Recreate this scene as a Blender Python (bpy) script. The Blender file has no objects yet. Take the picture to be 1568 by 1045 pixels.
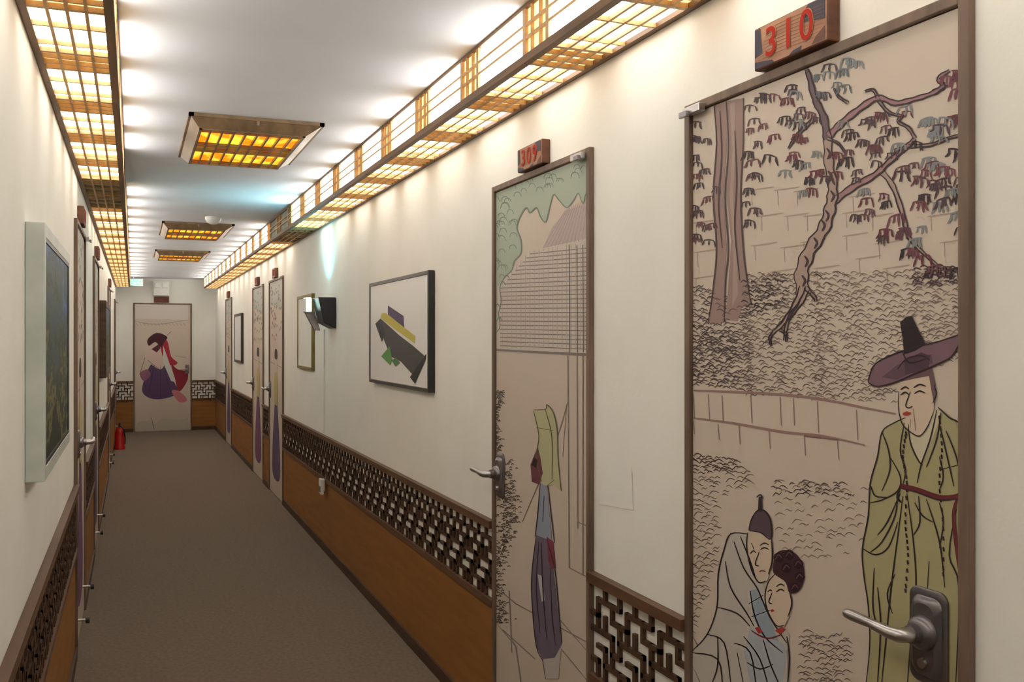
import bpy, math, random
from mathutils import Vector, Matrix
random.seed(7)
# ------------------------------------------------------------------ survey of the corridor (metres)
F=1450.0; VX=204.0; HY=518.0
TH=math.atan(580/1450.0); CO=math.cos(TH); SI=math.sin(TH)
H=1.454            # eye height
WR=1.221; WL=-0.25 # right / left wall faces
YE=15.78; YB=-2.0  # end wall, back wall
ZC=H+0.93          # ceiling
DT=H+0.546         # door head
def on_x(p,x,y):
    u=x-VX; K=p/CO; d=F*K/u
    return ((d-p*SI)/CO, H+(HY-y)*K/u)
def on_end(x,y,Y=YE):
    u=x-VX; X=u*CO*CO*Y/(F-u*SI*CO); d=X*SI+Y*CO
    return (X, H+(HY-y)*d/F)
# ------------------------------------------------------------------ materials
def lin(c):
    return tuple(((v/255)/12.92 if v/255<=0.04045 else ((v/255+0.055)/1.055)**2.4) for v in c)
def newmat(name):
    m=bpy.data.materials.new(name); m.use_nodes=True
    return m, m.node_tree.nodes, m.node_tree.links, m.node_tree.nodes['Principled BSDF']
def mat(name,c1,c2=None,rough=0.6,metal=0.0,scale=(8,8,8),detail=4,bump=0.0,bscale=200,spec=0.5):
    m,n,l,b=newmat(name)
    b.inputs['Roughness'].default_value=rough; b.inputs['Metallic'].default_value=metal
    b.inputs['Specular IOR Level'].default_value=spec
    tc=n.new('ShaderNodeTexCoord')
    mp=n.new('ShaderNodeMapping'); mp.inputs['Scale'].default_value=scale
    l.new(tc.outputs['Object'],mp.inputs[0])
    nz=n.new('ShaderNodeTexNoise'); nz.inputs['Scale'].default_value=1; nz.inputs['Detail'].default_value=detail
    l.new(mp.outputs[0],nz.inputs['Vector'])
    cr=n.new('ShaderNodeValToRGB')
    cr.color_ramp.elements[0].position=0.35; cr.color_ramp.elements[1].position=0.65
    cr.color_ramp.elements[0].color=(*lin(c1),1); cr.color_ramp.elements[1].color=(*lin(c2 or c1),1)
    l.new(nz.outputs[0],cr.inputs[0]); l.new(cr.outputs[0],b.inputs['Base Color'])
    if bump:
        n2=n.new('ShaderNodeTexNoise'); n2.inputs['Scale'].default_value=bscale; n2.inputs['Detail'].default_value=3
        l.new(tc.outputs['Object'],n2.inputs['Vector'])
        bp=n.new('ShaderNodeBump'); bp.inputs['Strength'].default_value=bump; bp.inputs['Distance'].default_value=0.01
        l.new(n2.outputs[0],bp.inputs['Height']); l.new(bp.outputs[0],b.inputs['Normal'])
    return m
def emat(name,c1,c2,strength,scale=(5,5,5)):
    m,n,l,b=newmat(name)
    b.inputs['Base Color'].default_value=(*lin(c1),1)
    tc=n.new('ShaderNodeTexCoord'); mp=n.new('ShaderNodeMapping'); mp.inputs['Scale'].default_value=scale
    l.new(tc.outputs['Object'],mp.inputs[0])
    nz=n.new('ShaderNodeTexNoise'); nz.inputs['Scale'].default_value=1; l.new(mp.outputs[0],nz.inputs['Vector'])
    cr=n.new('ShaderNodeValToRGB'); cr.color_ramp.elements[0].position=0.4; cr.color_ramp.elements[1].position=0.6
    cr.color_ramp.elements[0].color=(*lin(c1),1); cr.color_ramp.elements[1].color=(*lin(c2),1)
    l.new(nz.outputs[0],cr.inputs[0]); l.new(cr.outputs[0],b.inputs['Emission Color'])
    b.inputs['Emission Strength'].default_value=strength
    return m
M_WALL=mat('wall_paper',(236,235,228),(241,240,234),0.8,scale=(3,3,3),bump=0.05,bscale=70,spec=0.15)
M_CEIL=mat('ceiling_paper',(224,228,236),(229,233,240),0.9,scale=(2,2,2),spec=0.1)
M_CARP=mat('carpet',(114,102,90),(124,112,100),0.95,scale=(60,60,60),detail=3,bump=0.25,bscale=300,spec=0.1)
M_ORNG=mat('orange_wallpaper',(146,98,50),(158,108,58),0.55,scale=(3,3,30),spec=0.3)
M_DKWD=mat('dark_wood',(60,41,28),(84,58,40),0.5,scale=(10,3,30))
M_RAIL=mat('rail_wood',(86,60,42),(106,76,54),0.45,scale=(30,2,30))
M_FRAM=mat('door_frame_wood',(98,80,68),(126,104,88),0.5,scale=(20,20,3))
M_TAN=mat('shoji_wood',(182,142,92),(208,170,120),0.5,scale=(30,3,30))
M_TAND=mat('shoji_wood_dark',(98,70,42),(126,92,58),0.5,scale=(30,3,30))
M_PANW=mat('panel_wood',(118,98,74),(146,122,94),0.4,scale=(20,3,20))
M_LIT=emat('lit_paper',(255,247,230),(255,252,244),5.7)
M_LITS=emat('lit_paper_side',(255,250,240),(255,254,250),8.5)
M_AMB=emat('amber_paper',(244,204,138),(255,226,170),1.7,(9,9,9))
M_OFF=mat('unlit_paper',(120,130,130),(150,150,130),0.6)
M_ORL=emat('orange_paper',(255,124,6),(255,214,60),1.6,(16,7,5))
M_MET=mat('brushed_metal',(168,166,168),(198,196,196),0.3,1.0)
M_DMET=mat('dark_metal',(112,108,112),(142,138,142),0.33,0.9)
M_BLK=mat('black_plastic',(20,22,30),(30,33,42),0.4)
M_WHT=mat('white_plastic',(225,225,220),(235,235,230),0.4)
M_RED=mat('red_paint',(170,20,20),(190,30,28),0.35)
M_GOLD=mat('gold_frame',(110,98,50),(140,124,70),0.4,0.3)
M_BFR=mat('black_frame',(30,28,30),(48,44,46),0.35)
M_WFR=mat('pale_frame',(186,195,188),(205,212,205),0.4)
M_MURAL=mat('mural_paper',(203,189,175),(208,195,182),0.5,scale=(2,2,2),spec=0.3)
M_PLATE=mat('sign_wood',(148,104,78),(176,130,100),0.5,scale=(20,6,40))
M_PLD=mat('sign_wood_edge',(84,50,34),(108,66,44),0.5,scale=(20,6,40))
M_SIGNR=mat('sign_red',(172,46,34),None,0.6,spec=0.1)
M_GREEN=emat('exit_green',(110,205,150),(200,245,215),1.2,(40,40,40))
M_LED=emat('led_white',(205,255,240),(235,255,250),6)
M_PAPER=mat('picture_board',(232,232,232),None,0.35)
M_PAINT,n_,l_,b_=newmat('mural_paint')
a_=n_.new('ShaderNodeVertexColor'); a_.layer_name='Col'; l_.new(a_.outputs[0],b_.inputs['Base Color'])
b_.inputs['Roughness'].default_value=0.5; b_.inputs['Specular IOR Level'].default_value=0.3
M_LAND,n_,l_,b_=newmat('landscape_painting')
tc=n_.new('ShaderNodeTexCoord'); nz=n_.new('ShaderNodeTexNoise'); nz.inputs['Scale'].default_value=7; nz.inputs['Detail'].default_value=10; nz.inputs['Roughness'].default_value=0.65
mpp=n_.new('ShaderNodeMapping'); mpp.inputs['Scale'].default_value=(1,0.5,1.3); l_.new(tc.outputs['Object'],mpp.inputs[0]); l_.new(mpp.outputs[0],nz.inputs['Vector'])
sp=n_.new('ShaderNodeSeparateXYZ'); l_.new(tc.outputs['Object'],sp.inputs[0])
mr=n_.new('ShaderNodeMapRange'); mr.inputs[1].default_value=1.1; mr.inputs[2].default_value=1.75; l_.new(sp.outputs[2],mr.inputs[0])
ad=n_.new('ShaderNodeMath'); ad.operation='ADD'; l_.new(mr.outputs[0],ad.inputs[0])
ml=n_.new('ShaderNodeMath'); ml.operation='MULTIPLY_ADD'; ml.inputs[1].default_value=2.2; ml.inputs[2].default_value=-1.1
l_.new(nz.outputs[0],ml.inputs[0]); l_.new(ml.outputs[0],ad.inputs[1])
cr=n_.new('ShaderNodeValToRGB'); l_.new(ad.outputs[0],cr.inputs[0])
els=cr.color_ramp.elements; els[0].position=0.0; els[0].color=(*lin((16,26,26)),1); els[1].position=1.0; els[1].color=(*lin((66,104,146)),1)
for p,c in ((0.15,(40,52,36)),(0.27,(118,112,66)),(0.36,(44,60,42)),(0.5,(18,30,30)),(0.62,(52,78,66)),(0.8,(34,58,88))):
    e=els.new(p); e.color=(*lin(c),1)
l_.new(cr.outputs[0],b_.inputs['Base Color']); b_.inputs['Roughness'].default_value=0.45; b_.inputs['Specular IOR Level'].default_value=0.2
# ------------------------------------------------------------------ builders
def empty(name,loc=(0,0,0)):
    o=bpy.data.objects.new(name,None); o.location=loc; o.empty_display_size=0.1
    bpy.context.collection.objects.link(o); return o
class MB:
    def __init__(s): s.v=[];s.f=[];s.m=[];s.mats=[]
    def mi(s,m):
        if m not in s.mats: s.mats.append(m)
        return s.mats.index(m)
    def hexa(s,c,m):
        b=len(s.v); s.v+=c; i=s.mi(m)
        for q in ((0,3,2,1),(4,5,6,7),(0,1,5,4),(1,2,6,5),(2,3,7,6),(3,0,4,7)):
            s.f.append(tuple(b+k for k in q)); s.m.append(i)
    def box(s,x0,x1,y0,y1,z0,z1,m):
        x0,x1=min(x0,x1),max(x0,x1); y0,y1=min(y0,y1),max(y0,y1); z0,z1=min(z0,z1),max(z0,z1)
        s.hexa([(x0,y0,z0),(x1,y0,z0),(x1,y1,z0),(x0,y1,z0),(x0,y0,z1),(x1,y0,z1),(x1,y1,z1),(x0,y1,z1)],m)
    def poly(s,pts,m):
        b=len(s.v); s.v+=list(pts); s.f.append(tuple(range(b,b+len(pts)))); s.m.append(s.mi(m))
    def loft(s,rings,m,caps=(True,True)):
        i=s.mi(m); b=len(s.v); g=len(rings[0])
        for r in rings: s.v+=[tuple(p) for p in r]
        for k in range(len(rings)-1):
            for j in range(g):
                j2=(j+1)%g; s.f.append((b+k*g+j,b+k*g+j2,b+(k+1)*g+j2,b+(k+1)*g+j)); s.m.append(i)
        if caps[0]: s.f.append(tuple(b+j for j in range(g))); s.m.append(i)
        if caps[1]: s.f.append(tuple(b+(len(rings)-1)*g+j for j in reversed(range(g)))); s.m.append(i)
    def tube(s,pts,rad,m,seg=16):
        pts=[Vector(p) for p in pts]; rings=[]
        if not hasattr(rad,'__len__'): rad=[rad]*len(pts)
        for k,p in enumerate(pts):
            a=pts[max(0,k-1)]; c=pts[min(len(pts)-1,k+1)]; t=(c-a).normalized()
            up=Vector((0,0,1)) if abs(t.z)<0.9 else Vector((1,0,0))
            n=t.cross(up).normalized(); w=t.cross(n)
            rings.append([p+rad[k]*(n*math.cos(2*math.pi*j/seg)+w*math.sin(2*math.pi*j/seg)) for j in range(seg)])
        s.loft(rings,m)
    def build(s,name,parent=None,bevel=0,smooth=False):
        me=bpy.data.meshes.new(name); me.from_pydata([tuple(v) for v in s.v],[],s.f)
        for m in s.mats: me.materials.append(m)
        me.polygons.foreach_set('material_index',s.m)
        if smooth: me.polygons.foreach_set('use_smooth',[True]*len(s.f))
        me.update(); o=bpy.data.objects.new(name,me); bpy.context.collection.objects.link(o)
        if bevel:
            md=o.modifiers.new('bev','BEVEL'); md.width=bevel; md.segments=2; md.limit_method='ANGLE'
        if smooth:
            md=o.modifiers.new('es','EDGE_SPLIT'); md.split_angle=0.7
        if parent:
            o.parent=parent; o.matrix_parent_inverse=Matrix.Translation(-Vector(parent.location))
        return o
def cat(pts,n=4,closed=False):
    if len(pts)<3: return list(pts)
    out=[]; N=len(pts); rng=N if closed else N-1
    for i in range(rng):
        if closed: p0,p1,p2,p3=pts[i-1],pts[i],pts[(i+1)%N],pts[(i+2)%N]
        else: p0,p1,p2,p3=pts[max(0,i-1)],pts[i],pts[i+1],pts[min(N-1,i+2)]
        for k in range(n):
            t=k/n
            out.append(tuple(0.5*((2*p1[a])+(-p0[a]+p2[a])*t+(2*p0[a]-5*p1[a]+4*p2[a]-p3[a])*t*t+(-p0[a]+3*p1[a]-3*p2[a]+p3[a])*t**3) for a in (0,1)))
    if not closed: out.append(pts[-1])
    return out
class Paint:
    """flat artwork: coloured shapes printed on a plane; mp(a,b,off)->xyz"""
    def __init__(s,mp,clip=None): s.mp=mp; s.v=[];s.f=[];s.c=[];s.k=0; s.clip=clip
    def off(s,L): s.k+=1; return 0.0003+L*0.00025+(s.k%80)*0.000002
    def fill(s,pts,col,L=1,smooth=False):
        if smooth: pts=cat(pts,4,True)
        if s.clip: pts=[s.clip(*p) for p in pts]
        o=s.off(L); b=len(s.v)
        s.v+=[s.mp(p[0],p[1],o) for p in pts]; s.f.append(tuple(range(b,b+len(pts)))); s.c.append(col)
    def stroke(s,pts,w,col,L=4,taper=0.5,smooth=True,n=4):
        if smooth and len(pts)>2: pts=cat(pts,n)
        o=s.off(L); N=len(pts); b=len(s.v)
        for i,p in enumerate(pts):
            a=pts[max(0,i-1)]; c=pts[min(N-1,i+1)]
            dx,dy=c[0]-a[0],c[1]-a[1]; ln=math.hypot(dx,dy) or 1
            t=i/(N-1); ww=w*0.5*(1-taper*abs(2*t-1)**2)
            nx,ny=-dy/ln*ww,dx/ln*ww
            for q in ((p[0]+nx,p[1]+ny),(p[0]-nx,p[1]-ny)):
                if s.clip: q=s.clip(*q)
                s.v.append(s.mp(q[0],q[1],o))
        for i in range(N-1):
            s.f.append((b+2*i,b+2*i+1,b+2*i+3,b+2*i+2)); s.c.append(col)
    def lines(s,L_,w,col,L=4,**k):
        for p in L_: s.stroke(p,w,col,L,**k)
    def build(s,name,parent):
        me=bpy.data.meshes.new(name); me.from_pydata(s.v,[],s.f); me.materials.append(M_PAINT)
        at=me.color_attributes.new('Col','FLOAT_COLOR','CORNER'); cols=[]
        for f,c in zip(s.f,s.c): cols+=[*lin(c),1.0]*len(f)
        at.data.foreach_set('color',cols); me.update()
        o=bpy.data.objects.new(name,me); bpy.context.collection.objects.link(o)
        o.parent=parent; o.matrix_parent_inverse=Matrix.Translation(-Vector(parent.location))
        return o
# ------------------------------------------------------------------ room shell
def shell(name,x0,x1,y0,y1,z0,z1,m):
    b=MB(); b.box(x0,x1,y0,y1,z0,z1,m); return b.build(name)
shell('floor',WL-0.1,WR+0.1,YB,YE+0.1,-0.1,0,M_CARP)
shell('ceiling',WL-0.1,WR+0.1,YB,YE+0.1,ZC,ZC+0.1,M_CEIL)
shell('wall_right',WR,WR+0.1,YB,YE,0,ZC,M_WALL)
shell('wall_left',WL-0.1,WL,YB,YE,0,ZC,M_WALL)
shell('wall_end',WL-0.1,WR+0.1,YE,YE+0.1,0,ZC,M_WALL)
shell('wall_back',WL-0.1,WR+0.1,YB-0.1,YB,0,ZC,M_WALL)
RD=[(1.103,1.921),(2.421,3.212),(8.40,9.30),(9.75,10.65),(13.05,13.9)]
LD=[(4.72,5.56),(6.85,7.69),(10.7,11.54),(14.3,15.14)]
ED=(0.0,0.86)
def gaps(ds,a,b):
    out=[];p=a
    for d in ds: out.append((p,d[0])); p=d[1]
    out.append((p,b)); return out
S=0.042
# fretwork repeat: vertical bars per column (rows 0..5 from the bottom), horizontal bars per level
FV={0:(0,2,3,5),1:(1,2,4),2:(0,1,3,5),3:(0,3,4)}
FH={1:(0,1,3),2:(0,2),3:(1,2,3),4:(0,3),5:(0,1,2)}
def boxw(b,wall,a0,a1,t0,t1,z0,z1,m):
    if wall=='R': b.box(WR-t1,WR-t0,a0,a1,z0,z1,m)
    elif wall=='L': b.box(WL+t0,WL+t1,a0,a1,z0,z1,m)
    elif wall=='E': b.box(a0,a1,YE-t1,YE-t0,z0,z1,m)
for wall,gs,nm in (('R',gaps(RD,YB,YE),'right'),('L',gaps(LD,YB,YE),'left'),('E',[(WL,ED[0]),(ED[1],WR)],'end')):
    bp=MB(); bl=MB(); bb=MB()
    for a0,a1 in gs:
        e=0.0006
        boxw(bp,wall,a0,a1,e,0.006,0.055,0.477,M_ORNG)
        boxw(bb,wall,a0,a1,e,0.016,0.0,0.055,M_DKWD)
        boxw(bl,wall,a0,a1,e,0.026,0.762,0.79,M_RAIL)
        boxw(bl,wall,a0,a1,e,0.018,0.477,0.502,M_RAIL)
        n=int((a1-a0)/S)+1; hz=(0.762-0.502)/6
        for i in range(n+1):
            x=a0+i*S; hw=0.0068
            for j in FV[i%4]:
                z=0.502+j*hz
                if x+0.007<=a1: boxw(bl,wall,max(a0,x-hw),min(a1,x+hw),e,0.011,z-(hw if j else 0),z+hz+(hw if j<5 else 0),M_DKWD)
            for j,cs in FH.items():
                z=0.502+j*hz
                if i%4 in cs and x<a1: boxw(bl,wall,max(a0,x-hw),min(a1,x+S+hw),e,0.0106,z-hw,z+hw,M_DKWD)
    bp.build('trim_panel_'+nm); bl.build('trim_lattice_'+nm); bb.build('baseboard_'+nm)
# ------------------------------------------------------------------ doors
def door(name,wall,a0,a1,hside,lever):
    if wall=='E': root=empty(name,((a0+a1)/2,YE,0))
    else: root=empty(name,(WR if wall=='R' else WL,(a0+a1)/2,0))
    fr=MB(); w=0.021
    boxw(fr,wall,a0,a0+w,0.0006,0.016,0,DT,M_FRAM); boxw(fr,wall,a1-w,a1,0.0006,0.016,0,DT,M_FRAM)
    boxw(fr,wall,a0+w,a1-w,0.0006,0.016,DT-0.02,DT,M_FRAM)
    fr.build(name+'_frame',root,bevel=0.002)
    lf=MB(); boxw(lf,wall,a0+w+.002,a1-w-.002,0.0006,0.006,0.008,DT-0.022,M_MURAL); lf.build(name+'_leaf',root)
    hd=MB()
    if wall!='E':
        q=a0+0.02 if hside=='far' else a1-0.02; sg=1 if hside=='far' else -1
        hc=MB()
        boxw(hc,wall,q,q+sg*0.07,0.0165,0.034,DT-0.03,DT-0.012,M_MET)
        boxw(hc,wall,q,q+sg*0.03,0.0345,0.044,DT-0.036,DT-0.022,M_DMET)
        hc.build(name+'_head_catch',root,bevel=0.0015)
        hp=a1-0.07 if hside=='far' else a0+0.085
        zz=H-0.49
        def P(t,a,z): return (WR-t,a,z) if wall=='R' else (WL+t,a,z)
        def plate(t,w_,h_,rr):
            out=[]
            for cx,cz,s0 in ((w_-rr,h_-rr,0),(-(w_-rr),h_-rr,1),(-(w_-rr),-(h_-rr),2),(w_-rr,-(h_-rr),3)):
                for k in range(6):
                    an=math.pi/2*(s0+k/5); out.append(P(t,hp+cx+rr*math.cos(an),zz+cz+rr*math.sin(an)))
            return out
        hd.loft([plate(0.0065,0.04,0.078,0.018),plate(0.011,0.04,0.078,0.018),plate(0.0135,0.036,0.074,0.017),plate(0.0135,0.031,0.066,0.016),plate(0.020,0.028,0.062,0.02),plate(0.0225,0.022,0.055,0.018)],M_DMET)
        hd.tube([P(0.022,hp,zz+0.008),P(0.030,hp,zz+0.008),P(0.036,hp,zz+0.008),P(0.038,hp,zz+0.008),P(0.05,hp,zz+0.008)],[0.029,0.027,0.022,0.016,0.015],M_DMET,24)
        hd.tube([P(0.048,hp,zz+0.008),P(0.062,hp,zz+0.008),P(0.071,hp+lever*0.005,zz+0.008),P(0.075,hp+lever*0.018,zz+0.009),P(0.075,hp+lever*0.06,zz+0.012),P(0.074,hp+lever*0.108,zz+0.013),P(0.0735,hp+lever*0.12,zz+0.013),P(0.0735,hp+lever*0.126,zz+0.013)],[0.013,0.012,0.0115,0.0105,0.008,0.0095,0.0085,0.004],M_MET,18)
        hd.tube([P(0.0215,hp,zz-0.042),P(0.027,hp,zz-0.042)],[0.009,0.008],M_MET,14)
        if wall=='L':
            for k,(aa,z0) in enumerate(((a0+0.1,0.145),(a1-0.2,0.17))):
                hd.tube([P(0.006,aa,z0),P(0.04,aa,z0),P(0.05,aa,z0-0.006)],[0.006,0.006,0.005],M_MET,10)
                hd.tube([P(0.045,aa,z0-0.004),P(0.062,aa,z0-0.004)],[0.014,0.014],M_BLK,12)
    else:
        hp=a1-0.07; zz=H-0.49
        boxw(hd,wall,hp-0.03,hp+0.03,0.0065,0.015,zz-0.07,zz+0.07,M_DMET)
        hd.tube([(hp,YE-0.015,zz),(hp,YE-0.06,zz),(hp-0.02,YE-0.07,zz),(hp-0.11,YE-0.07,zz)],[0.012,0.011,0.01,0.008],M_MET,12)
    hd.build(name+'_hardware',root,smooth=True)
    return root
d1=door('door_1','R',*RD[0],'near',1)
d2=door('door_2','R',*RD[1],'far',1)
d3=door('door_3','R',*RD[2],'far',1)
d4=door('door_4','R',*RD[3],'far',1)
d5=door('door_5','R',*RD[4],'far',1)
d6=door('door_6','L',*LD[0],'near',1)
d7=door('door_7','L',*LD[1],'near',1)
d8=door('door_8','L',*LD[2],'near',1)
d9=door('door_9','L',*LD[3],'near',1)
d10=door('door_10','E',*ED,'far',1)
# ------------------------------------------------------------------ murals
PM=WR-0.006
def mp_right(x,y,o):
    Y,Z=on_x(PM,x,y); return (PM-o,Y,Z)
INK=(46,38,41)
def clipper(y0,y1,z1):
    def xa(Y): d=PM*SI+Y*CO; return VX+F*PM/CO/d
    xl=xa(y1); xr=xa(y0); K=PM/CO
    def c(x,y):
        x=min(max(x,xl),xr); yt=HY-(z1-H)*(x-VX)/K; yb=HY-(0.012-H)*(x-VX)/K
        return x,min(max(y,yt),yb)
    return c
A=Paint(mp_right,clipper(1.103+0.0235,1.921-0.0235,DT-0.023))
MAU=(154,130,124)
BR=(172,155,143)
for (x,y) in [(1145,290),(1185,290),(1200,330),(1160,330),(1150,375),(1195,378),(1230,330),(1180,415),(1225,370),(1290,360),(1330,330),(1310,395),(1340,372),(1290,325),(1060,340),(1062,385),(1352,410),(1215,292),(1060,425),(1245,410),(1300,300),(1420,330),(1440,370)]:
    A.stroke([(x,y+2),(x+22,y-1),(x+40,y-4)],2.0,BR,1); A.stroke([(x+6,y+1),(x+7,y+24)],2.0,BR,1)
A.fill([(1094,160),(1112,155),(1113,230),(1108,300),(1113,380),(1110,430),(1108,494),(1086,496),(1093,440),(1098,380),(1093,300),(1098,220)],MAU,2)
A.fill([(1113,155),(1139,150),(1139,220),(1135,300),(1139,380),(1145,430),(1150,468),(1136,470),(1130,492),(1112,490),(1116,430),(1120,370),(1113,300),(1117,230)],MAU,2)
A.fill([(1118,160),(1126,156),(1127,230),(1123,300),(1128,380),(1131,450),(1122,470),(1124,380),(1118,300),(1122,230)],(170,149,140),3)
A.lines([[(1094,160),(1098,220),(1093,300),(1098,380),(1093,440),(1085,496)],[(1113,155),(1116,230),(1111,300),(1116,380),(1112,430),(1110,492)],[(1139,150),(1139,220),(1135,300),(1139,380),(1145,430),(1151,468)],[(1103,170),(1106,240),(1101,310),(1107,380)],[(1126,200),(1129,280),(1126,350),(1134,430)]],2.4,(80,64,66),5)
def limb(pts,w0,w1,col=MAU,L=3,edge=True):
    P=cat(pts,5); N=len(P); l=[];r=[]
    for i,p in enumerate(P):
        a=P[max(0,i-1)]; c=P[min(N-1,i+1)]; dx,dy=c[0]-a[0],c[1]-a[1]; ln=math.hypot(dx,dy) or 1
        w=(w0+(w1-w0)*i/(N-1))*0.5*(1+0.18*math.sin(i*1.7)); l.append((p[0]-dy/ln*w,p[1]+dx/ln*w)); r.append((p[0]+dy/ln*w,p[1]-dx/ln*w))
    for i in range(N-1): A.fill([l[i],l[i+1],r[i+1],r[i]],col,L)
    if edge:
        A.stroke(l,2.8,(54,40,48),L+2,smooth=False); A.stroke(r,2.0,(54,40,48),L+2,smooth=False)
TC=(172,150,140)
limb([(1232,452),(1228,420),(1240,385),(1262,350),(1272,318),(1276,290),(1270,250),(1268,210)],21,12,TC)
limb([(1268,214),(1262,180),(1248,150),(1240,118),(1234,102)],12,5,(110,92,98))
limb([(1230,440),(1218,468),(1200,495),(1186,508)],9,4,TC)
limb([(1238,440),(1228,462),(1208,490),(1202,522)],7,3,TC)
limb([(1186,508),(1180,518),(1182,530)],4,2); limb([(1195,505),(1204,512),(1205,524)],4,2); limb([(1234,440),(1248,455),(1250,462)],6,3)
limb([(1278,308),(1305,288),(1340,268),(1362,248),(1392,222),(1402,212)],10,5,(160,126,128))
limb([(1402,212),(1392,196),(1376,186),(1385,176)],5,3)
limb([(1350,262),(1368,285),(1384,330),(1392,362),(1412,385),(1440,410)],8,3,TC)
limb([(1392,224),(1425,222),(1452,212),(1476,206)],5,3)
limb([(1270,208),(1288,190),(1315,168),(1345,150),(1372,158),(1400,152),(1430,142),(1450,128)],10,5,(160,122,128))
limb([(1430,142),(1445,132),(1438,120),(1455,108)],8,4,(150,118,122))
limb([(1345,152),(1362,172),(1385,178)],5,3); limb([(1345,150),(1338,138),(1325,140)],5,2)
limb([(1250,180),(1232,196),(1218,212),(1208,228)],6,2); limb([(1300,158),(1285,148),(1278,135)],4,2)
limb([(1268,212),(1285,220),(1296,235)],4,2)
for x,y in [(1236,400),(1250,372),(1268,330),(1272,270),(1270,235),(1232,430),(1262,345),(1276,300)]:
    A.stroke([(x-3,y-8),(x+2,y),(x-2,y+9)],3.6,(66,50,58),6)
def leaf(cx,cy,s,col):
    n=random.randint(3,5); tilt=random.uniform(-0.25,0.3)
    A.stroke([(cx-s*0.6,cy+tilt*s*.5),(cx,cy-s*0.08),(cx+s*0.6,cy-tilt*s*.6)],s*0.17,col,6)
    for i in range(n):
        t=(i/(n-1)-0.5)*2+random.uniform(-.2,.2); x0=cx+t*s*0.52; y0=cy-tilt*s*0.5*t
        bend=random.uniform(-.12,.12)*s
        A.stroke([(x0,y0-s*0.05),(x0+t*s*0.08+bend,y0+s*0.4),(x0+t*s*0.26-s*0.05,y0+s*random.uniform(0.55,1.05))],s*random.uniform(0.17,0.25),col,6,taper=0.7)
LC=[(72,52,62),(104,52,64),(118,68,80),(78,58,68),(96,60,70),(128,134,138),(56,42,50)]
LP=[(1068,190),(1082,212),(1064,236),(1080,258),(1068,282),(1084,300),(1072,322),(1082,346),(1066,368),(1088,366),(1064,210),(1152,165),(1165,150),(1187,143),(1150,195),(1172,190),(1164,215),(1187,205),(1150,235),(1162,265),(1180,237),(1215,132),(1208,152),(1226,165),(1200,182),(1240,172),(1250,235),(1214,238),(1204,262),(1232,215),(1225,250),
(1252,118),(1272,112),(1292,104),(1312,94),(1260,142),(1285,128),(1292,188),(1308,202),(1330,185),(1350,175),(1300,228),(1325,215),(1350,210),(1370,200),(1386,172),(1345,236),(1366,238),(1404,218),(1440,190),(1424,184),(1438,210),(1465,180),(1452,115),(1468,108),(1472,235),(1440,248),(1458,262),(1430,280),(1450,290),(1470,300),(1440,312),(1465,328),(1474,350),(1402,250),(1412,275),(1386,262),(1325,302),(1336,322),(1320,330),(1360,350),(1380,355),(1400,368),(1415,350),(1390,385),(1410,395),(1426,415),(1446,412),(1256,262),(1244,290),(1240,272),(1296,245),(1312,262),(1150,292),(1156,318),(1146,338),(1092,345),(1472,135),(1474,270),(1468,410),(1354,300),(1425,240),(1446,182),(1280,262),(1376,222),(1372,330),(1408,310),(1225,190)]
for x,y in LP:
    for rep in range(2):
        col=random.choice(LC)
        if x<1180: col=random.choice([(72,58,64),(84,66,70),(62,50,56),(106,66,72)])
        if 1245<x<1320 and y<150: col=random.choice([(98,106,114),(78,64,74),(128,138,144)])
        ox,oy=(random.uniform(-3,3),random.uniform(-3,3)) if rep==0 else (random.uniform(-14,14),random.uniform(-14,14))
        if rep and (random.random()<0.3): continue
        leaf(x+ox,y+oy,(10.5+(x-1050)*0.013)*random.uniform(0.8,1.2),col)
def hatch(P,x0,x1,yt,yb,n,ln,cols,L=2,w=1.7,avoid=None):
    ln*=0.8; w*=0.9; n=int(n*1.35); pts=[]
    for _ in range(n):
        best=None
        for t_ in range(5):
            x=random.uniform(x0,x1); f=(x-x0)/(x1-x0); a=yt[0]+(yt[1]-yt[0])*f; b=yb[0]+(yb[1]-yb[0])*f; y=random.uniform(a,b)
            d=min([((x-q[0])*0.6)**2+(y-q[1])**2 for q in pts[-400:]] or [1e9])
            if best is None or d>best[0]: best=(d,x,y)
        _,x,y=best; pts.append((x,y))
        if avoid and avoid(x,y): continue
        l=ln*random.uniform(0.7,1.25); r=random.uniform(-0.35,0.3)
        if random.random()<0.6: P.stroke([(x-l/2,y+l*.1-r*l/2),(x-l*.1,y-l*0.17),(x+l/2,y+l*.12+r*l/2)],w,random.choice(cols),L,n=3,taper=0.8)
        else: P.stroke([(x-l/2,y+l*.1-r*l/2),(x-l*.15,y-l*0.15),(x+l*.2,y+l*0.06),(x+l/2,y-l*.1+r*l/2)],w,random.choice(cols),L,n=2,taper=0.8)
GR=[(116,102,97),(130,116,108),(100,86,84)]
man=lambda x,y:(x>1372 and y>560) or (x>1335 and y>640)
hatch(A,1060,1150,(432,470),(590,600),190,15,[(84,70,74),(104,88,88)],w=2.0)
hatch(A,1140,1260,(418,418),(605,612),260,15,GR,w=1.9)
hatch(A,1250,1478,(418,412),(612,620),470,17,GR+[(136,122,114)],w=1.8,avoid=man)
hatch(A,1140,1205,(428,428),(485,470),44,14,[(60,50,56)],w=2.5)
hatch(A,1400,1478,(410,405),(440,435),30,18,[(76,56,66)],w=2.6)
hatch(A,1060,1130,(500,505),(585,590),50,15,[(70,58,62)],w=2.2)
hatch(A,1060,1130,(695,705),(728,722),30,16,[(82,66,68)],w=2)
hatch(A,1060,1100,(735,725),(980,850),70,17,GR,w=1.7)
hatch(A,1110,1150,(715,715),(760,740),14,17,GR,w=1.7)
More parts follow.
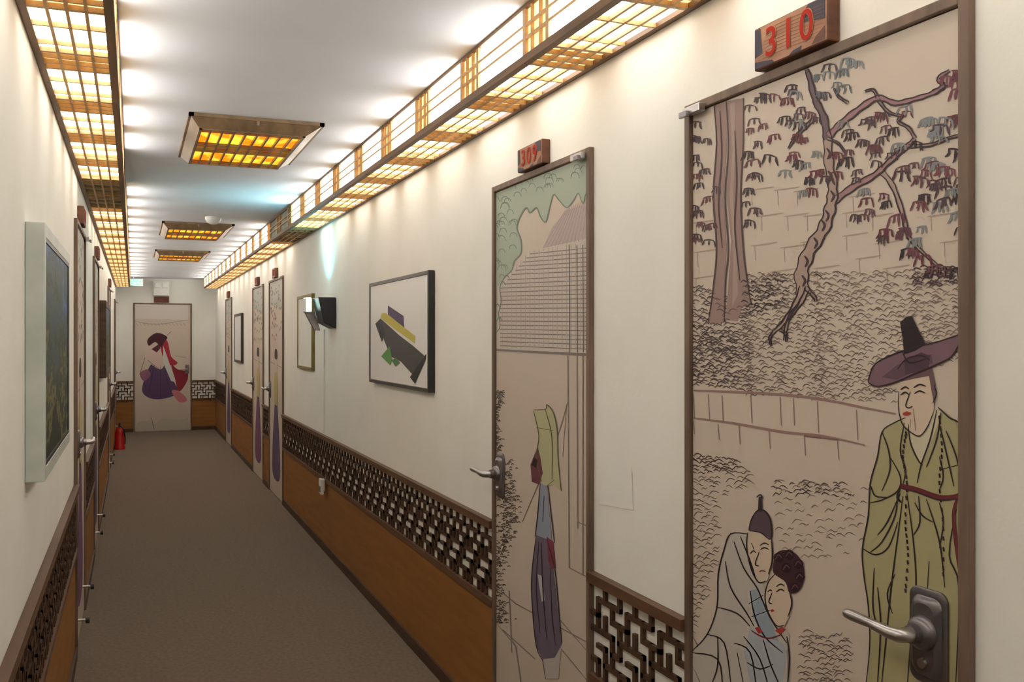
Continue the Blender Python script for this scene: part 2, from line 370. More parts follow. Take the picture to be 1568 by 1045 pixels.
hatch(A,1190,1325,(735,745),(860,850),48,18,[(140,126,116),(118,104,98)],w=1.7)
hatch(A,1185,1300,(735,740),(760,760),22,15,[(78,66,70)],w=2)
hatch(A,1228,1300,(965,975),(1060,1050),60,18,[(104,92,88)],w=1.7)
hatch(A,1230,1330,(1060,1050),(1250,1260),60,18,[(104,92,88)],w=1.7)
SW=(150,120,116)
A.stroke([(1056,598),(1110,600),(1190,604),(1260,612),(1330,626),(1372,634)],4,SW,3)
A.stroke([(1056,640),(1120,648),(1200,662),(1260,668),(1325,682)],4,SW,3)
for x,y,h in [(1062,604,38),(1085,604,40),(1106,606,40),(1150,606,42),(1195,608,44),(1215,610,42),(1252,615,48),(1312,628,46),(1100,650,24),(1132,652,28),(1178,660,28),(1232,668,30),(1283,676,28),(1062,645,20)]:
    A.stroke([(x,y),(x+2,y+h)],2.4,SW,3)
A.stroke([(1232,668),(1285,674)],4,(130,96,92),4)
# --- gentleman in the wide hat
ROBE=(172,165,126); SKIN=(210,192,172)
A.fill([(1388,640),(1370,648),(1352,662),(1345,700),(1334,740),(1331,790),(1322,840),(1324,880),(1331,930),(1333,990),(1328,1060),(1318,1250),(1482,1250),(1482,660),(1462,642),(1438,624),(1420,650),(1405,662)],ROBE,4)
A.fill([(1392,650),(1404,664),(1416,658),(1434,626),(1444,632),(1430,668),(1414,712),(1405,704),(1396,676)],(203,194,170),5)
A.fill([(1382,573),(1378,600),(1378,628),(1384,650),(1396,662),(1410,668),(1422,654),(1431,630),(1431,600),(1426,572)],SKIN,6)
A.fill([(1380,576),(1404,572),(1428,562),(1434,590),(1432,622),(1428,600),(1424,576),(1402,580),(1381,585)],(112,86,92),7)
A.fill([(1331,578),(1342,560),(1364,546),(1392,536),(1430,526),(1468,512),(1475,516),(1470,532),(1456,548),(1432,560),(1402,572),(1370,586),(1345,591),(1333,588)],(124,97,108),8,True)
A.fill([(1352,578),(1375,560),(1400,548),(1428,543),(1430,556),(1402,570),(1375,582)],(100,76,88),9)
A.fill([(1386,552),(1412,540),(1426,545),(1424,564),(1402,571),(1388,574)],(80,58,72),9)
A.fill([(1380,494),(1390,485),(1398,484),(1407,503),(1419,528),(1402,538),(1386,543),(1384,520)],(44,34,40),9)
A.lines([[(1331,585),(1340,560),(1365,545),(1400,533),(1440,523),(1474,512)],[(1331,586),(1345,592),(1372,586),(1402,573),(1435,559),(1460,545),(1475,516)],[(1376,566),(1390,550),(1412,545),(1426,552)],[(1384,540),(1395,556),(1420,550)]],2.5,(50,36,44),10)
A.lines([[(1378,600),(1378,628),(1384,650),(1396,662),(1410,668),(1422,654),(1431,632)],[(1396,600),(1389,620),(1393,625),(1399,622)],[(1432,590),(1436,604),(1430,618)]],1.9,INK,10)
A.lines([[(1381,605),(1388,601),(1394,605)],[(1402,603),(1410,599),(1418,602)],[(1401,594),(1410,589),(1420,592)],[(1381,597),(1388,593),(1394,596)]],2.4,(40,32,34),10)
A.fill([(1384,633),(1390,630),(1397,632),(1396,635),(1390,637),(1385,636)],(172,66,62),10)
A.lines([[(1396,642),(1396,655)],[(1402,640),(1404,660)],[(1400,626),(1402,640)]],1.2,(90,74,70),10)
RL=[[(1388,640),(1370,648),(1352,662),(1345,700),(1334,740),(1331,790),(1322,840),(1324,880),(1331,930),(1333,990),(1326,1060)],
[(1438,624),(1455,640),(1472,652),(1478,700)],[(1392,650),(1396,680),(1408,706),(1414,712)],[(1436,628),(1426,672),(1412,712),(1406,740)],[(1442,632),(1436,672),(1420,716)],[(1386,648),(1380,690),(1388,720),(1384,742)],
[(1352,662),(1362,690),(1364,720),(1352,752)],[(1364,700),(1380,730),(1376,752),(1352,766),(1334,770)],[(1376,752),(1372,790),(1352,830),(1334,846)],[(1380,756),(1360,800),(1345,820)],[(1322,840),(1342,850),(1362,838),(1376,800)],[(1335,745),(1342,760),(1362,762)],
[(1384,760),(1375,830),(1366,900),(1360,960),(1350,1060)],[(1390,756),(1400,830),(1404,900),(1396,980),(1390,1060)],[(1408,760),(1410,800),(1400,820)],[(1420,765),(1440,830),(1448,900)],[(1402,770),(1414,790),(1430,800)],
[(1345,900),(1350,960),(1345,1045)],[(1372,880),(1360,910),(1368,940)],[(1440,770),(1446,800),(1440,840)],[(1450,660),(1466,700),(1474,740)],[(1440,650),(1452,700),(1462,745)],[(1440,700),(1446,730),(1440,750)],[(1440,720),(1470,712)],[(1466,780),(1455,850),(1470,900),(1465,1045)],[(1424,860),(1420,930)],[(1340,870),(1338,930),(1345,960)]]
A.lines(RL,2.4,INK,7)
for pth in ([(1389,664),(1384,700),(1390,740),(1388,800),(1392,850),(1388,905)],[(1440,640),(1444,690),(1440,740),(1446,810),(1446,880)]):
    for p in cat(pth,5): A.stroke([(p[0]-.5,p[1]-3.2),(p[0]+.5,p[1]+3.2)],4.6,(52,34,38),8,smooth=False,taper=0.4)
A.stroke([(1380,744),(1405,750),(1440,762),(1468,760),(1478,748)],8,(104,44,52),9,taper=0.2); A.stroke([(1380,748),(1405,754),(1440,766),(1468,764)],2,INK,10)
A.lines([[(1468,762),(1462,790),(1468,850),(1474,890)],[(1474,758),(1478,800),(1474,850)]],6,(110,50,56),9); A.lines([[(1380,746),(1376,762),(1382,770)]],4,INK,9)
# --- stooping man and boy
CL=(192,186,178)
A.fill([(1146,816),(1120,818),(1110,842),(1101,880),(1099,930),(1084,972),(1058,1000),(1052,1250),(1210,1250),(1206,1000),(1210,975),(1200,958),(1180,925),(1170,895),(1158,880)],CL,4)
A.fill([(1148,814),(1145,840),(1152,872),(1163,892),(1176,890),(1184,862),(1183,826),(1165,812)],SKIN,6)
A.fill([(1148,812),(1152,796),(1162,782),(1174,784),(1182,800),(1182,826),(1166,816)],(92,74,84),7)
A.fill([(1163,762),(1168,760),(1169,784),(1162,784)],(60,48,56),8)
A.lines([[(1148,812),(1152,796),(1162,782),(1174,784),(1182,800),(1182,826),(1166,816),(1148,813)],[(1146,816),(1145,840),(1152,872),(1163,892),(1174,890)],[(1183,826),(1184,858),(1178,880)],[(1160,762),(1166,758),(1170,764)]],2.3,INK,9)
A.lines([[(1166,842),(1172,839),(1179,842)],[(1165,836),(1172,832),(1179,835)],[(1150,848),(1155,844),(1159,847)],[(1164,846),(1158,864),(1164,867)],[(1152,832),(1156,842)]],1.9,(40,32,34),9)
A.stroke([(1164,876),(1169,874),(1174,876)],2.0,(130,76,72),9)
A.fill([(1186,862),(1192,846),(1206,843),(1222,850),(1232,868),(1232,890),(1224,906),(1210,908),(1204,892),(1186,878)],(66,42,50),8,True)
for c in ((1194,854),(1210,850),(1224,864),(1226,884),(1219,900),(1206,870)):
    A.fill([(c[0]+8*math.cos(a),c[1]+8*math.sin(a)) for a in [k*math.pi/5 for k in range(10)]],(46,28,36),9)
    A.stroke([(c[0]-5,c[1]+3),(c[0],c[1]-4),(c[0]+5,c[1]+1)],1.8,(116,80,90),10)
A.fill([(1190,876),(1178,892),(1173,915),(1178,938),(1190,958),(1202,960),(1210,945),(1213,918),(1207,892)],SKIN,7)
A.lines([[(1190,878),(1178,892),(1173,915),(1178,938),(1190,958),(1202,958)],[(1184,908),(1179,922),(1184,925)],[(1210,905),(1214,925),(1208,945)]],2.0,INK,9)
A.lines([[(1177,907),(1181,904),(1184,906)],[(1190,907),(1197,903),(1203,906)],[(1190,899),(1197,895),(1203,898)]],2,(40,32,34),9)
A.fill([(1181,935),(1185,933),(1188,936),(1183,938)],(170,66,62),10)
A.fill([(1150,905),(1162,902),(1178,940),(1190,975),(1202,1000),(1186,1000),(1168,975),(1154,945)],(150,164,178),5)
A.fill([(1150,960),(1170,975),(1200,985),(1206,1000),(1200,1045),(1150,1045),(1140,1000)],(172,178,186),5)
A.fill([(1188,966),(1199,960),(1204,964),(1196,972)],(168,62,58),8); A.fill([(1157,962),(1164,960),(1170,969),(1163,971)],(168,62,58),8)
A.lines([[(1146,818),(1120,818),(1110,842),(1101,880),(1099,930),(1084,972),(1058,1000)],[(1125,830),(1140,870),(1160,900),(1168,920)],[(1135,822),(1150,860),(1158,885)],[(1112,860),(1120,900),(1145,940),(1156,960)],[(1099,930),(1130,940),(1150,960)],[(1084,972),(1110,985),(1120,1045)],[(1150,905),(1156,940),(1172,975),(1200,1000)],[(1162,902),(1180,945),(1206,985)],[(1148,925),(1170,912)],[(1152,945),(1180,935)],
[(1058,1000),(1100,1010),(1108,1060)],[(1125,985),(1150,1000),(1160,1060)],[(1140,975),(1165,1010),(1180,1060)],[(1060,1020),(1080,1060)],[(1170,980),(1182,1020),(1200,1060)],[(1130,1000),(1140,1050)],[(1100,975),(1100,1020),(1090,1050)],[(1145,1015),(1165,1025),(1185,1018)],[(1206,975),(1210,1010),(1206,1060)],[(1060,975),(1070,990)]],2.3,INK,7)
A.lines([[(1152,966),(1165,974),(1180,978),(1198,972)]],2.5,(120,48,50),9)
A.build('mural_art',d1)
# ---- door 2 mural
B=Paint(mp_right,clipper(2.421+0.0235,3.212-0.0235,DT-0.023))
TEAL=(168,179,162); TL2=(114,130,116)
fol=[(750,285),(800,262),(910,230),(910,286),(898,296),(893,312),(886,296),(878,308),(868,318),(856,306),(848,298),(842,318),(836,340),(828,332),(822,318),(812,326),(806,318),(796,334),(792,350),(798,368),(798,388),(788,400),(784,414),(774,424),(766,440),(768,462),(764,480),(766,500),(758,512),(750,520)]
B.fill(fol,TEAL,1)
B.stroke(fol[3:],2.0,TL2,3)
for _ in range(170):
    x=random.uniform(756,900); y=random.uniform(255,430)
    ok=(x<788 and y<430) or y<300-(x-800)*0.3
    if not ok: continue
    r=random.uniform(4,7)
    B.stroke([(x-r,y+r*.5),(x-r*.6,y-r*.6),(x+r*.5,y-r*.6),(x+r,y+r*.5)],1.0,TL2,3)
for x,y in ((770,435),(776,425),(762,470),(765,490)):
    B.stroke([(x-4,y+3),(x,y-4),(x+5,y+2)],1.5,TL2,3)
B.fill([(868,322),(893,314),(910,296),(910,365),(832,380),(846,348)],(186,170,166),2)
for i in range(14):
    f=i/13; B.stroke([(866+44*f,322-24*f),(832+78*f,380-14*f)],1.0,(156,140,140),3,smooth=False)
B.fill([(762,440),(796,400),(830,380),(910,362),(910,545),(762,535)],(204,192,182),1)
for i in range(24):
    y=388+i*6.3; B.stroke([(max(766,812-(y-388)*0.9),y+3-(0 if y>420 else 2)),(905,y-8+i*0.75)],1.4,(132,122,120),3,smooth=False,taper=0)
for x in range(770,908,7):
    t=max(384,430-(x-766)*1.0) if x<810 else 384-(x-810)*.15; B.stroke([(x,t),(x,534)],0.7,(176,166,160),3,smooth=False,taper=0)
for x in (872,884,893): B.stroke([(x,375),(x+1,540)],1.4,(120,110,110),4,smooth=False,taper=0)
B.stroke([(756,536),(906,544)],3,(130,122,122),4,smooth=False,taper=0)
for p in ([(870,545),(872,870)],[(884,545),(885,810)],[(893,545),(893,880)],[(872,870),(905,885)],[(756,600),(757,840)],[(885,800),(900,806)],[(757,900),(790,925),(905,985)],[(756,955),(790,990),(800,1060)],[(858,950),(905,1000)],[(856,990),(905,1045)],[(780,905),(784,1000)],[(770,965),(820,1010)]):
    B.stroke(p,1.8,(142,130,126),3,smooth=False,taper=0)
for p in ([(870,615),(850,680),(800,800)],[(868,620),(862,700)]): B.stroke(p,1.5,(134,122,106),3)
for _ in range(820):
    y=random.uniform(598,955); c=768+12*math.sin(y/38); sp=13 if 690<y<950 else 8
    x=max(757,min(798,random.gauss(c,sp*0.6))); r=random.uniform(1.5,3)
    B.stroke([(x-r,y+r*.4),(x,y-r*.4),(x+r,y+r*.3)],1.5,random.choice([(90,84,78),(112,106,96),(70,64,62)]),2,n=2)
B.fill([(818,628),(836,627),(838,620),(848,632),(854,660),(855,700),(860,752),(848,742),(838,745),(828,735),(822,700),(826,670),(818,640)],(186,184,146),5)
B.lines([[(818,628),(836,627),(838,620),(848,632),(854,660),(855,700),(860,752)],[(836,628),(846,670),(846,735)],[(818,630),(826,668),(822,700),(830,738)],[(822,655),(848,660)],[(838,745),(850,735)]],1.6,(100,96,72),7)
B.fill([(824,684),(828,700),(832,725),(826,742),(815,738),(813,712)],(112,62,72),6); B.fill([(819,700),(815,712),(822,718),(824,705)],(40,30,34),7)
B.fill([(828,740),(838,745),(842,790),(846,830),(834,835),(822,820),(826,780)],(150,158,176),5)
B.fill([(838,822),(848,830),(852,870),(846,872),(840,860)],(128,62,76),6)
B.fill([(822,820),(838,826),(848,870),(854,930),(861,985),(850,1010),(832,1012),(822,990),(816,930),(815,880)],(110,98,118),5)
B.fill([(824,880),(830,882),(835,920),(830,922)],(190,186,190),6)
B.fill([(832,1010),(850,1008),(860,990),(856,1040),(836,1040)],(190,184,178),5)
B.lines([[(822,820),(815,880),(816,930),(822,990),(832,1012)],[(838,826),(850,870),(856,930),(861,985)],[(830,830),(832,900),(838,980)],[(828,740),(824,790),(820,822)],[(840,745),(846,800),(850,832)],[(826,830),(822,900),(828,970)],[(844,870),(846,940),(852,990)],[(832,1012),(836,1040)],[(834,760),(832,800)]],1.7,(58,48,60),7)
B.build('mural_art',d2)
def generic(root,wall,a0,a1,seed):
    rnd=random.Random(seed); w=a1-a0
    def m(s,t,o):
        a=a0+0.03+s*(w-0.06); z=0.02+t*(DT-0.05)
        if wall=='R': return (WR-0.006-o,a,z)
        if wall=='L': return (WL+0.006+o,a,z)
    P=Paint(m)
    P.fill([(0.02,0.86),(0.98,0.9),(0.98,1),(0.02,1)],(184,186,176),1)
    for i in range(60):
        s=rnd.uniform(0.05,0.95); t=rnd.uniform(0.72,0.98)
        P.stroke([(s-.04,t),(s,t+.008),(s+.04,t-.003)],0.006,(110,100,96),3)
    P.stroke([(0.02,0.6),(0.98,0.62)],0.006,(140,125,118),3,smooth=False)
    c=(120,80,120) if seed%2 else (96,84,120)
    P.fill([(0.4,0.42),(0.6,0.42),(0.78,0.2),(0.74,0.08),(0.26,0.08),(0.22,0.2)],c,3,True)
    P.fill([(0.4,0.42),(0.6,0.42),(0.66,0.52),(0.56,0.58),(0.44,0.58),(0.34,0.52)],(190,176,120),3,True)
    P.fill([(0.44,0.58),(0.56,0.58),(0.58,0.63),(0.5,0.66),(0.42,0.63)],SKIN,4,True)
    P.fill([(0.4,0.64),(0.6,0.64),(0.58,0.68),(0.42,0.68)],(50,36,44),5,True)
    P.lines([[(0.4,0.42),(0.22,0.2),(0.26,0.08)],[(0.6,0.42),(0.78,0.2),(0.74,0.08)],[(0.5,0.42),(0.48,0.1)],[(0.34,0.52),(0.4,0.42),(0.6,0.42)]],0.01,INK,6)
    P.build('mural_art',root)
for i,(r,wl,d) in enumerate(((d3,'R',RD[2]),(d4,'R',RD[3]),(d5,'R',RD[4]),(d6,'L',LD[0]),(d7,'L',LD[1]),(d8,'L',LD[2]),(d9,'L',LD[3]))): generic(r,wl,*d,i)
def mp_end(x,y,o):
    X,Z=on_end(x,y,YE-0.006); return (X,YE-0.006-o,Z)
E=Paint(mp_end,lambda x,y:(min(max(x,206.5),288),min(max(y,466),658)))
E.fill([(206,488),(288,490),(288,466),(206,466)],(214,206,198),1)
E.stroke([(206,492),(240,497),(288,490)],1.2,(170,156,148),2)
for i in range(14): E.stroke([(208+i*5.6,495),(211+i*5.6,499)],1,(150,130,126),2,smooth=False)
E.fill([(230,560),(247,552),(262,578),(272,597),(265,607),(240,612),(222,606),(218,592)],(92,70,106),3,True)
E.fill([(214,572),(226,566),(230,576),(220,584)],(150,104,128),3,True)
E.fill([(232,524),(244,532),(252,556),(244,566),(226,552),(222,536)],(214,192,182),3,True)
E.fill([(246,526),(256,522),(262,546),(272,556),(262,560),(250,548)],(170,48,62),4,True)
E.fill([(262,558),(272,566),(288,570),(286,585),(274,600),(268,580)],(140,44,58),3,True)
E.fill([(250,530),(258,552),(268,585),(262,584),(250,556)],(206,206,206),4)
E.fill([(226,520),(240,510),(256,516),(252,524),(246,532),(238,524),(228,530)],(72,34,46),6,True)
E.fill([(232,535),(240,540),(246,533),(242,528)],(92,44,56),6)
E.fill([(263,600),(270,598),(282,606),(286,614),(274,616)],(196,120,130),3,True)
E.fill([(206,658),(212,646),(230,644),(236,650),(250,640),(272,644),(288,640),(288,658)],(188,184,170),2)
E.lines([[(236,560),(228,600)],[(246,560),(246,610)],[(252,568),(262,604)],[(222,548),(214,574)],[(256,514),(262,508)],[(226,552),(244,566)],[(232,640),(236,658)]],1.2,(56,40,60),7)
E.stroke([(268,545),(285,548)],1.2,(150,130,126),3)
E.build('mural_art',d10)
# ------------------------------------------------------------------ room number signs
def sign(wall,a0,a1,z0,z1,txt):
    root=empty('room_number_sign',(WR if wall=='R' else WL,(a0+a1)/2,z0))
    b=MB(); boxw(b,wall,a0,a1,0.0006,0.029,z0,z1,M_PLD); b.build('block',root,bevel=0.003)
    w=MB(); boxw(w,wall,a0+0.003,a1-0.003,0.0285,0.0296,z0+0.003,z1-0.003,M_PLATE); w.build('face',root)
    hh=z1-z0; L=a1-a0
    def m(s,t,o):
        a=a1-s*L; z=z0+t*hh
        return (WR-0.0296-o,a,z) if wall=='R' else (WL+0.0296+o,a0+s*L,z)
    P=Paint(m)
    D=(62,60,72)
    P.fill([(0.02,0.3),(0.13,0.35),(0.1,0.95),(0.02,0.95)],D,1); P.fill([(0.02,0.03),(0.3,0.03),(0.27,0.1),(0.02,0.2)],D,1)
    P.fill([(0.5,0.03),(0.66,0.03),(0.68,0.13),(0.56,0.1)],D,1); P.fill([(0.66,0.62),(0.97,0.5),(0.97,0.95),(0.76,0.97),(0.7,0.85)],D,1)
    P.fill([(0.8,0.05),(0.97,0.05),(0.97,0.35),(0.86,0.2)],(104,70,58),1)
    for k in range(9): P.stroke([(0.05+k*0.02,0.2+k*0.08),(0.4,0.22+k*0.08),(0.95,0.18+k*0.08)],0.012,(132,86,62),1)
    P.build('painted_patches',root)
    for nm_,off_,mt_,dx_ in (('numerals',0.0006,M_SIGNR,0.0),('numeral_outline',0.0022,M_PLATE,-0.0009)):
        cu=bpy.data.curves.new(nm_,'FONT'); cu.body=txt; cu.size=hh*0.95; cu.align_x='CENTER'; cu.align_y='CENTER'; cu.extrude=0.0003; cu.offset=off_; cu.space_character=1.3
        o=bpy.data.objects.new(nm_,cu); bpy.context.collection.objects.link(o); cu.materials.append(mt_)
        if wall=='R': R=Matrix(((0,0,-1),(-1,0,0),(0,1,0))); loc=Vector((WR-0.0316-dx_,(a0+a1)/2,(z0+z1)/2))
        else: R=Matrix(((0,0,1),(1,0,0),(0,1,0))); loc=Vector((WL+0.0316+dx_,(a0+a1)/2,(z0+z1)/2))
        o.parent=root; o.matrix_parent_inverse=Matrix.Identity(4); o.matrix_basis=Matrix.Translation(loc-root.location)@R.to_4x4()
z0,z1=DT+0.005,DT+0.092
sign('R',1.408,1.632,z0,z1,'310'); sign('R',2.726,2.93,z0,z1-0.01,'309'); sign('R',8.75,8.95,z0,z1,'308'); sign('R',10.1,10.3,z0,z1,'307'); sign('R',13.35,13.55,z0,z1,'306')
sign('L',5.0,5.2,z0,z1,'301'); sign('L',7.15,7.35,z0,z1,'302'); sign('L',11.0,11.2,z0,z1,'303')
b=MB(); b.box(0.3,0.52,YE-0.03,YE-0.0006,DT+0.01,DT+0.1,M_PLD); b.box(0.315,0.505,YE-0.033,YE-0.03,DT+0.02,DT+0.09,mat('sign_dark',(90,44,36),(110,60,46)))
b.build('room_number_sign',bevel=0.002)
# ------------------------------------------------------------------ pictures
def frame(root,wall,a0,a1,z0,z1,t,fw,mf,mface,rec=0.006):
    b=MB(); e=0.0006
    boxw(b,wall,a0,a0+fw,e,t,z0,z1,mf); boxw(b,wall,a1-fw,a1,e,t,z0,z1,mf)
    boxw(b,wall,a0+fw,a1-fw,e,t,z0,z0+fw,mf); boxw(b,wall,a0+fw,a1-fw,e,t,z1-fw,z1,mf)
    b.build('frame',root,bevel=0.002)
    p=MB(); boxw(p,wall,a0+fw,a1-fw,e,t-rec,z0+fw,z1-fw,mface); p.build('picture_face',root)
r=empty('framed_abstract_picture',(WR,4.6,H)); PX=WR-0.03
Ya,_=on_x(PX,656,500); Yb,_=on_x(PX,565,500)
frame(r,'R',Ya,Yb,H-0.238,H+0.296,0.03,0.018,M_BFR,M_PAPER,0.004)
def mp_ab(x,y,o):
    Y,Z=on_x(WR-0.026,x,y); return (WR-0.026-o,Y,Z)
Q=Paint(mp_ab)
Q.fill([(594,468),(618,484),(620,512),(594,492)],(82,68,104),1)
Q.fill([(585,480),(592,480),(636,515),(635,526),(610,508),(583,487)],(198,188,84),4)
Q.fill([(583,488),(612,514),(633,530),(651,546),(632,574),(614,554),(598,546),(588,520),(585,508)],(72,72,72),3)
Q.fill([(575,496),(583,488),(590,510),(585,524)],(48,48,58),4)
Q.fill([(597,530),(584,546),(598,560),(601,552)],(96,150,84),4); Q.fill([(600,552),(607,548),(613,556),(606,562)],(84,128,80),4)
Q.fill([(653,542),(652,552),(636,588),(628,578)],(40,42,46),4)
Q.build('abstract_shapes',r)
r=empty('framed_mirror',(WR,7.2,H)); frame(r,'R',6.9,7.56,H-0.235,H+0.325,0.022,0.022,M_GOLD,M_WALL,0.006)
r=empty('framed_picture',(WR,12.0,H)); frame(r,'R',11.66,12.5,H-0.3,H+0.3,0.03,0.03,M_BFR,M_PAPER)
r=empty('framed_landscape_painting',(WL,3.1,H)); frame(r,'L',2.63,3.63,H-0.36,H+0.29,0.045,0.035,M_WFR,M_LAND,0.004)
b=MB(); 
for a0,a1,z0,z1 in ((2.665,2.675,H-.325,H+.255),(3.585,3.595,H-.325,H+.255),(2.665,3.595,H-.325,H-.315),(2.665,3.595,H+.245,H+.255)): boxw(b,'L',a0,a1,0.039,0.044,z0,z1,M_BFR)
b.build('inner_slip',r)
r=empty('framed_picture',(WL,8.9,H)); frame(r,'L',8.2,9.7,H-0.32,H+0.3,0.05,0.05,M_DKWD,M_LAND)
# ------------------------------------------------------------------ shoji cornice lights
ZB=H+0.769; BW=0.208
def cornice(name,wall,off):
    root=empty(name,(WR if wall=='R' else WL,6,ZB))
    s=-1 if wall=='R' else 1; x0=WR if wall=='R' else WL
    wd=MB(); pn=MB()
    def bx(b,t0,t1,y0,y1,za,zb,m): b.box(x0+s*t0,x0+s*t1,y0,y1,za,zb,m)
    top=ZC-0.001; P=0.545; n=int((YE-0.3-YB)/P); ph=2.28-int((2.28-YB)/P)*P
    ys=ph; ye=ph+n*P
    if ye>YE-0.05: ye-=P; n-=1
    bx(wd,BW-0.022,BW,ys,ye,ZB,ZB+0.022,M_TAND); bx(wd,0.001,0.02,ys,ye,ZB,ZB+0.02,M_TAND)
    bx(wd,BW-0.016,BW,ys,ye,top-0.010,top,M_TAND)
    bx(wd,0.001,BW,ye,ye+0.015,ZB,top,M_TAND); bx(wd,0.001,BW,ys-0.015,ys,ZB,top,M_TAND)
    for t in (0.062,0.105,0.147): bx(wd,t-0.004,t+0.004,ys,ye,ZB+0.001,ZB+0.012,M_TAN)
    for z in (ZB+0.068,ZB+0.104): bx(wd,BW-0.009,BW-0.001,ys,ye,z-0.004,z+0.004,M_TAN)
    for k in range(n):
        y=ys+k*P; bw=0.17
        isoff=off(y+P/2); lit=M_OFF if isoff else M_LIT; lits=M_OFF if isoff else M_LITS; amb=M_OFF if isoff else M_AMB
        bx(pn,0.01,BW-0.01,y+bw,y+P,ZB+0.013,ZB+0.016,lit); bx(pn,0.01,BW-0.01,y,y+bw,ZB+0.013,ZB+0.016,amb)
        bx(pn,BW-0.013,BW-0.010,y+bw,y+P,ZB+0.02,top-0.003,lits); bx(pn,BW-0.013,BW-0.010,y,y+bw,ZB+0.02,top-0.003,amb)
        for yy,h in ((y,0.012),(y+bw,0.012),(y+bw/3,0.006),(y+2*bw/3,0.006),(y+bw+(P-bw)*0.38,0.006),(y+bw+(P-bw)*0.8,0.004)):
            bx(wd,0.02,BW-0.022,yy-h/1.5,yy+h/1.5,ZB+0.0005,ZB+0.0125,M_TAN)
        for yy,h in ((y+0.006,0.02),(y+bw-0.006,0.02),(y+bw/3,0.006),(y+2*bw/3,0.006)):
            bx(wd,BW-0.0095,BW-0.0005,yy-h/2,yy+h/2,ZB+0.022,top-0.010,M_TAN)
    wd.build('wood_lattice',root); pn.build('paper_panes',root)
cornice('shoji_cornice_light','R',lambda y:6.9<y<7.9)
cornice('shoji_cornice_light','L',lambda y:4.9<y<6.0)
# ------------------------------------------------------------------ ceiling lattice lamps
def clamp_(y0,y1):
    X0,X1=0.212,0.768; root=empty('lattice_ceiling_lamp',((X0+X1)/2,(y0+y1)/2,ZC)); h=0.05; zt=ZC-0.0006
    i0,i1,j0,j1=X0+0.045,X1-0.07,y0+0.07,y1-0.06
    b=MB(); z=zt-0.014
    b.box(X0,X1,y0,y0+0.02,z,zt,M_PANW); b.box(X0,X1,y1-0.02,y1,z,zt,M_PANW); b.box(X0,X0+0.02,y0,y1,z,zt,M_PANW); b.box(X1-0.02,X1,y0,y1,z,zt,M_PANW)
    O=[(X0+.01,y0+.01,z),(X1-.01,y0+.01,z),(X1-.01,y1-.01,z),(X0+.01,y1-.01,z)]; I=[(i0,j0,ZC-h),(i1,j0,ZC-h),(i1,j1,ZC-h),(i0,j1,ZC-h)]
    for k in range(4): k2=(k+1)%4; b.poly([O[k],O[k2],I[k2],I[k]],M_PANW)
    for (a,c,d,e) in ((i0,i1,j0,j0+.012),(i0,i1,j1-.012,j1),(i0,i0+.012,j0,j1),(i1-.012,i1,j0,j1)): b.box(a,c,d,e,ZC-h-0.004,ZC-h+0.02,M_PANW)
    n=9
    for k in range(1,n): x=i0+(i1-i0)*k/n; b.box(x-0.004,x+0.004,j0,j1,ZC-h-0.001,ZC-h+0.010,M_PANW)
    for f in (0.07,0.40,0.46,0.54,0.60,0.93): y=j0+(j1-j0)*f; b.box(i0,i1,y-0.005,y+0.005,ZC-h-0.002,ZC-h+0.009,M_PANW)
    b.tube([((X0+X1)/2,y0+0.012,z+0.004),((X0+X1)/2,y0+0.012,z-0.018)],[0.008,0.005],M_PANW,10)
    b.build('wood_frame',root)
    p=MB(); p.box(i0,i1,j0,j1,ZC-h+0.010,ZC-h+0.013,M_ORL); p.build('amber_pane',root)
for y0,y1 in ((4.1,5.08),(8.0,8.98),(10.6,11.5)): clamp_(y0,y1)
b=MB(); b.tube([(0.57,7.6,ZC-0.0006),(0.57,7.6,ZC-0.02),(0.57,7.6,ZC-0.045),(0.57,7.6,ZC-0.055)],[0.06,0.06,0.045,0.02],M_WHT,28); b.build('smoke_detector',smooth=True)
# ------------------------------------------------------------------ emergency flood lamp + conduit
r=empty('emergency_wall_lamp',(WR,6.2,H+0.05))
b=MB()
b.hexa([(WR-0.08,6.12,H+0.10),(WR-0.001,6.12,H+0.06),(WR-0.001,6.34,H+0.06),(WR-0.08,6.34,H+0.10),(WR-0.115,6.12,H+0.265),(WR-0.001,6.12,H+0.265),(WR-0.001,6.34,H+0.265),(WR-0.115,6.34,H+0.265)],M_BLK)
b.build('housing',r,bevel=0.006)
b=MB(); b.hexa([(WR-0.10,6.345,H+0.05),(WR-0.06,6.345,H+0.05),(WR-0.06,6.37,H+0.05),(WR-0.10,6.37,H+0.05),(WR-0.17,6.345,H+0.18),(WR-0.10,6.345,H+0.18),(WR-0.10,6.37,H+0.18),(WR-0.17,6.37,H+0.18)],M_MET)
b.box(WR-0.165,WR-0.125,6.3,6.42,H+0.17,H+0.265,M_WHT); b.build('bracket',r,bevel=0.004)
b=MB(); b.box(WR-0.162,WR-0.128,6.294,6.2995,H+0.18,H+0.26,M_LED); b.box(WR-0.16,WR-0.13,6.305,6.415,H+0.2655,H+0.268,M_LED); b.build('led_face',r)
b=MB(); boxw(b,'R',6.5,6.516,0.0006,0.01,0.80,H+0.06,M_WHT); b.build('trim_conduit')
b=MB(); boxw(b,'R',6.38,6.47,0.031,0.05,0.40,0.50,M_WHT); boxw(b,'R',6.40,6.45,0.05,0.054,0.415,0.455,M_MET); boxw(b,'R',6.40,6.45,0.0205,0.031,0.42,0.50,M_WHT); b.build('wall_socket',bevel=0.003)
sl=bpy.data.lights.new('cyan_spot','SPOT'); sl.energy=16; sl.color=(0.2,0.85,1.0); sl.spot_size=math.radians(130); sl.spot_blend=1.0; sl.shadow_soft_size=0.04
so=bpy.data.objects.new('cyan_beam',sl); bpy.context.collection.objects.link(so); so.parent=r; so.matrix_parent_inverse=Matrix.Translation(-r.location)
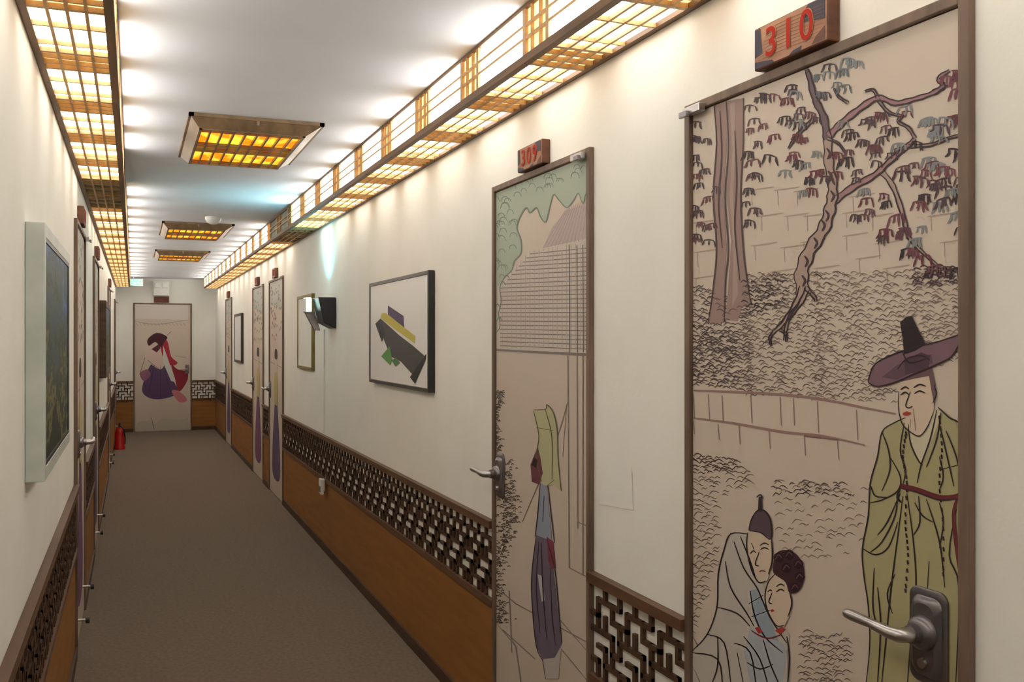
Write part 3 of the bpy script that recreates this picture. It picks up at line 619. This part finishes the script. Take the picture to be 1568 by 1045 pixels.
so.location=(WR-0.15,6.36,H+0.29); so.rotation_euler=(math.radians(180),math.radians(-6),0)
# ------------------------------------------------------------------ end-of-corridor items
b=MB(); b.box(-0.13,0.14,YE-0.35,YE-0.31,H+0.79,H+0.9,M_WHT); b.box(-0.06,0.11,YE-0.353,YE-0.3501,H+0.8,H+0.89,M_GREEN); b.box(0.0,0.012,YE-0.335,YE-0.325,H+0.9,ZC-0.0006,M_WHT); b.build('exit_sign',bevel=0.002)
b=MB(); b.box(0.29,0.52,YE-0.09,YE-0.0006,H+0.66,H+0.88,M_WHT); b.box(0.31,0.39,YE-0.11,YE-0.09,H+0.78,H+0.86,M_WHT); b.box(0.42,0.5,YE-0.11,YE-0.09,H+0.78,H+0.86,M_WHT); b.build('emergency_light_box',bevel=0.006)
b=MB(); ex,ey=-0.165,13.4
b.tube([(ex,ey,0.001),(ex,ey,0.03),(ex,ey,0.05),(ex,ey,0.22),(ex,ey,0.27),(ex,ey,0.29)],[0.07,0.07,0.06,0.06,0.045,0.02],M_RED,24)
b.tube([(ex,ey,0.28),(ex,ey,0.33)],[0.015,0.015],M_DMET,12); b.box(ex-0.012,ex+0.012,ey-0.08,ey+0.03,0.33,0.345,M_BLK)
b.tube([(ex,ey-0.02,0.32),(ex+0.05,ey-0.06,0.26),(ex+0.068,ey-0.05,0.15),(ex+0.065,ey-0.04,0.07)],0.008,M_BLK,10); b.build('fire_extinguisher',smooth=True)
b=MB(); pts=[(918,772),(970,782),(968,722),(930,690)]
P3=[(WR-0.0012,)+on_x(WR,*p) for p in reversed(pts)]; b.poly(P3,mat('taped_paper',(240,240,235),None,0.7,spec=0.1)); b.build('taped_paper_sheet')
# ------------------------------------------------------------------ world + camera
w=bpy.data.worlds.new('World'); bpy.context.scene.world=w; w.use_nodes=True
w.node_tree.nodes['Background'].inputs[0].default_value=(0.8,0.85,1,1); w.node_tree.nodes['Background'].inputs[1].default_value=0.3
cam=bpy.data.cameras.new('camera'); co=bpy.data.objects.new('camera',cam); bpy.context.collection.objects.link(co)
cam.sensor_width=36; cam.lens=36*F/1568; cam.shift_y=-4.5/1568; cam.clip_start=0.02
co.location=(0,0,H); co.rotation_euler=(math.radians(90),0,-TH)
sc=bpy.context.scene; sc.camera=co
sc.view_settings.view_transform='Standard'
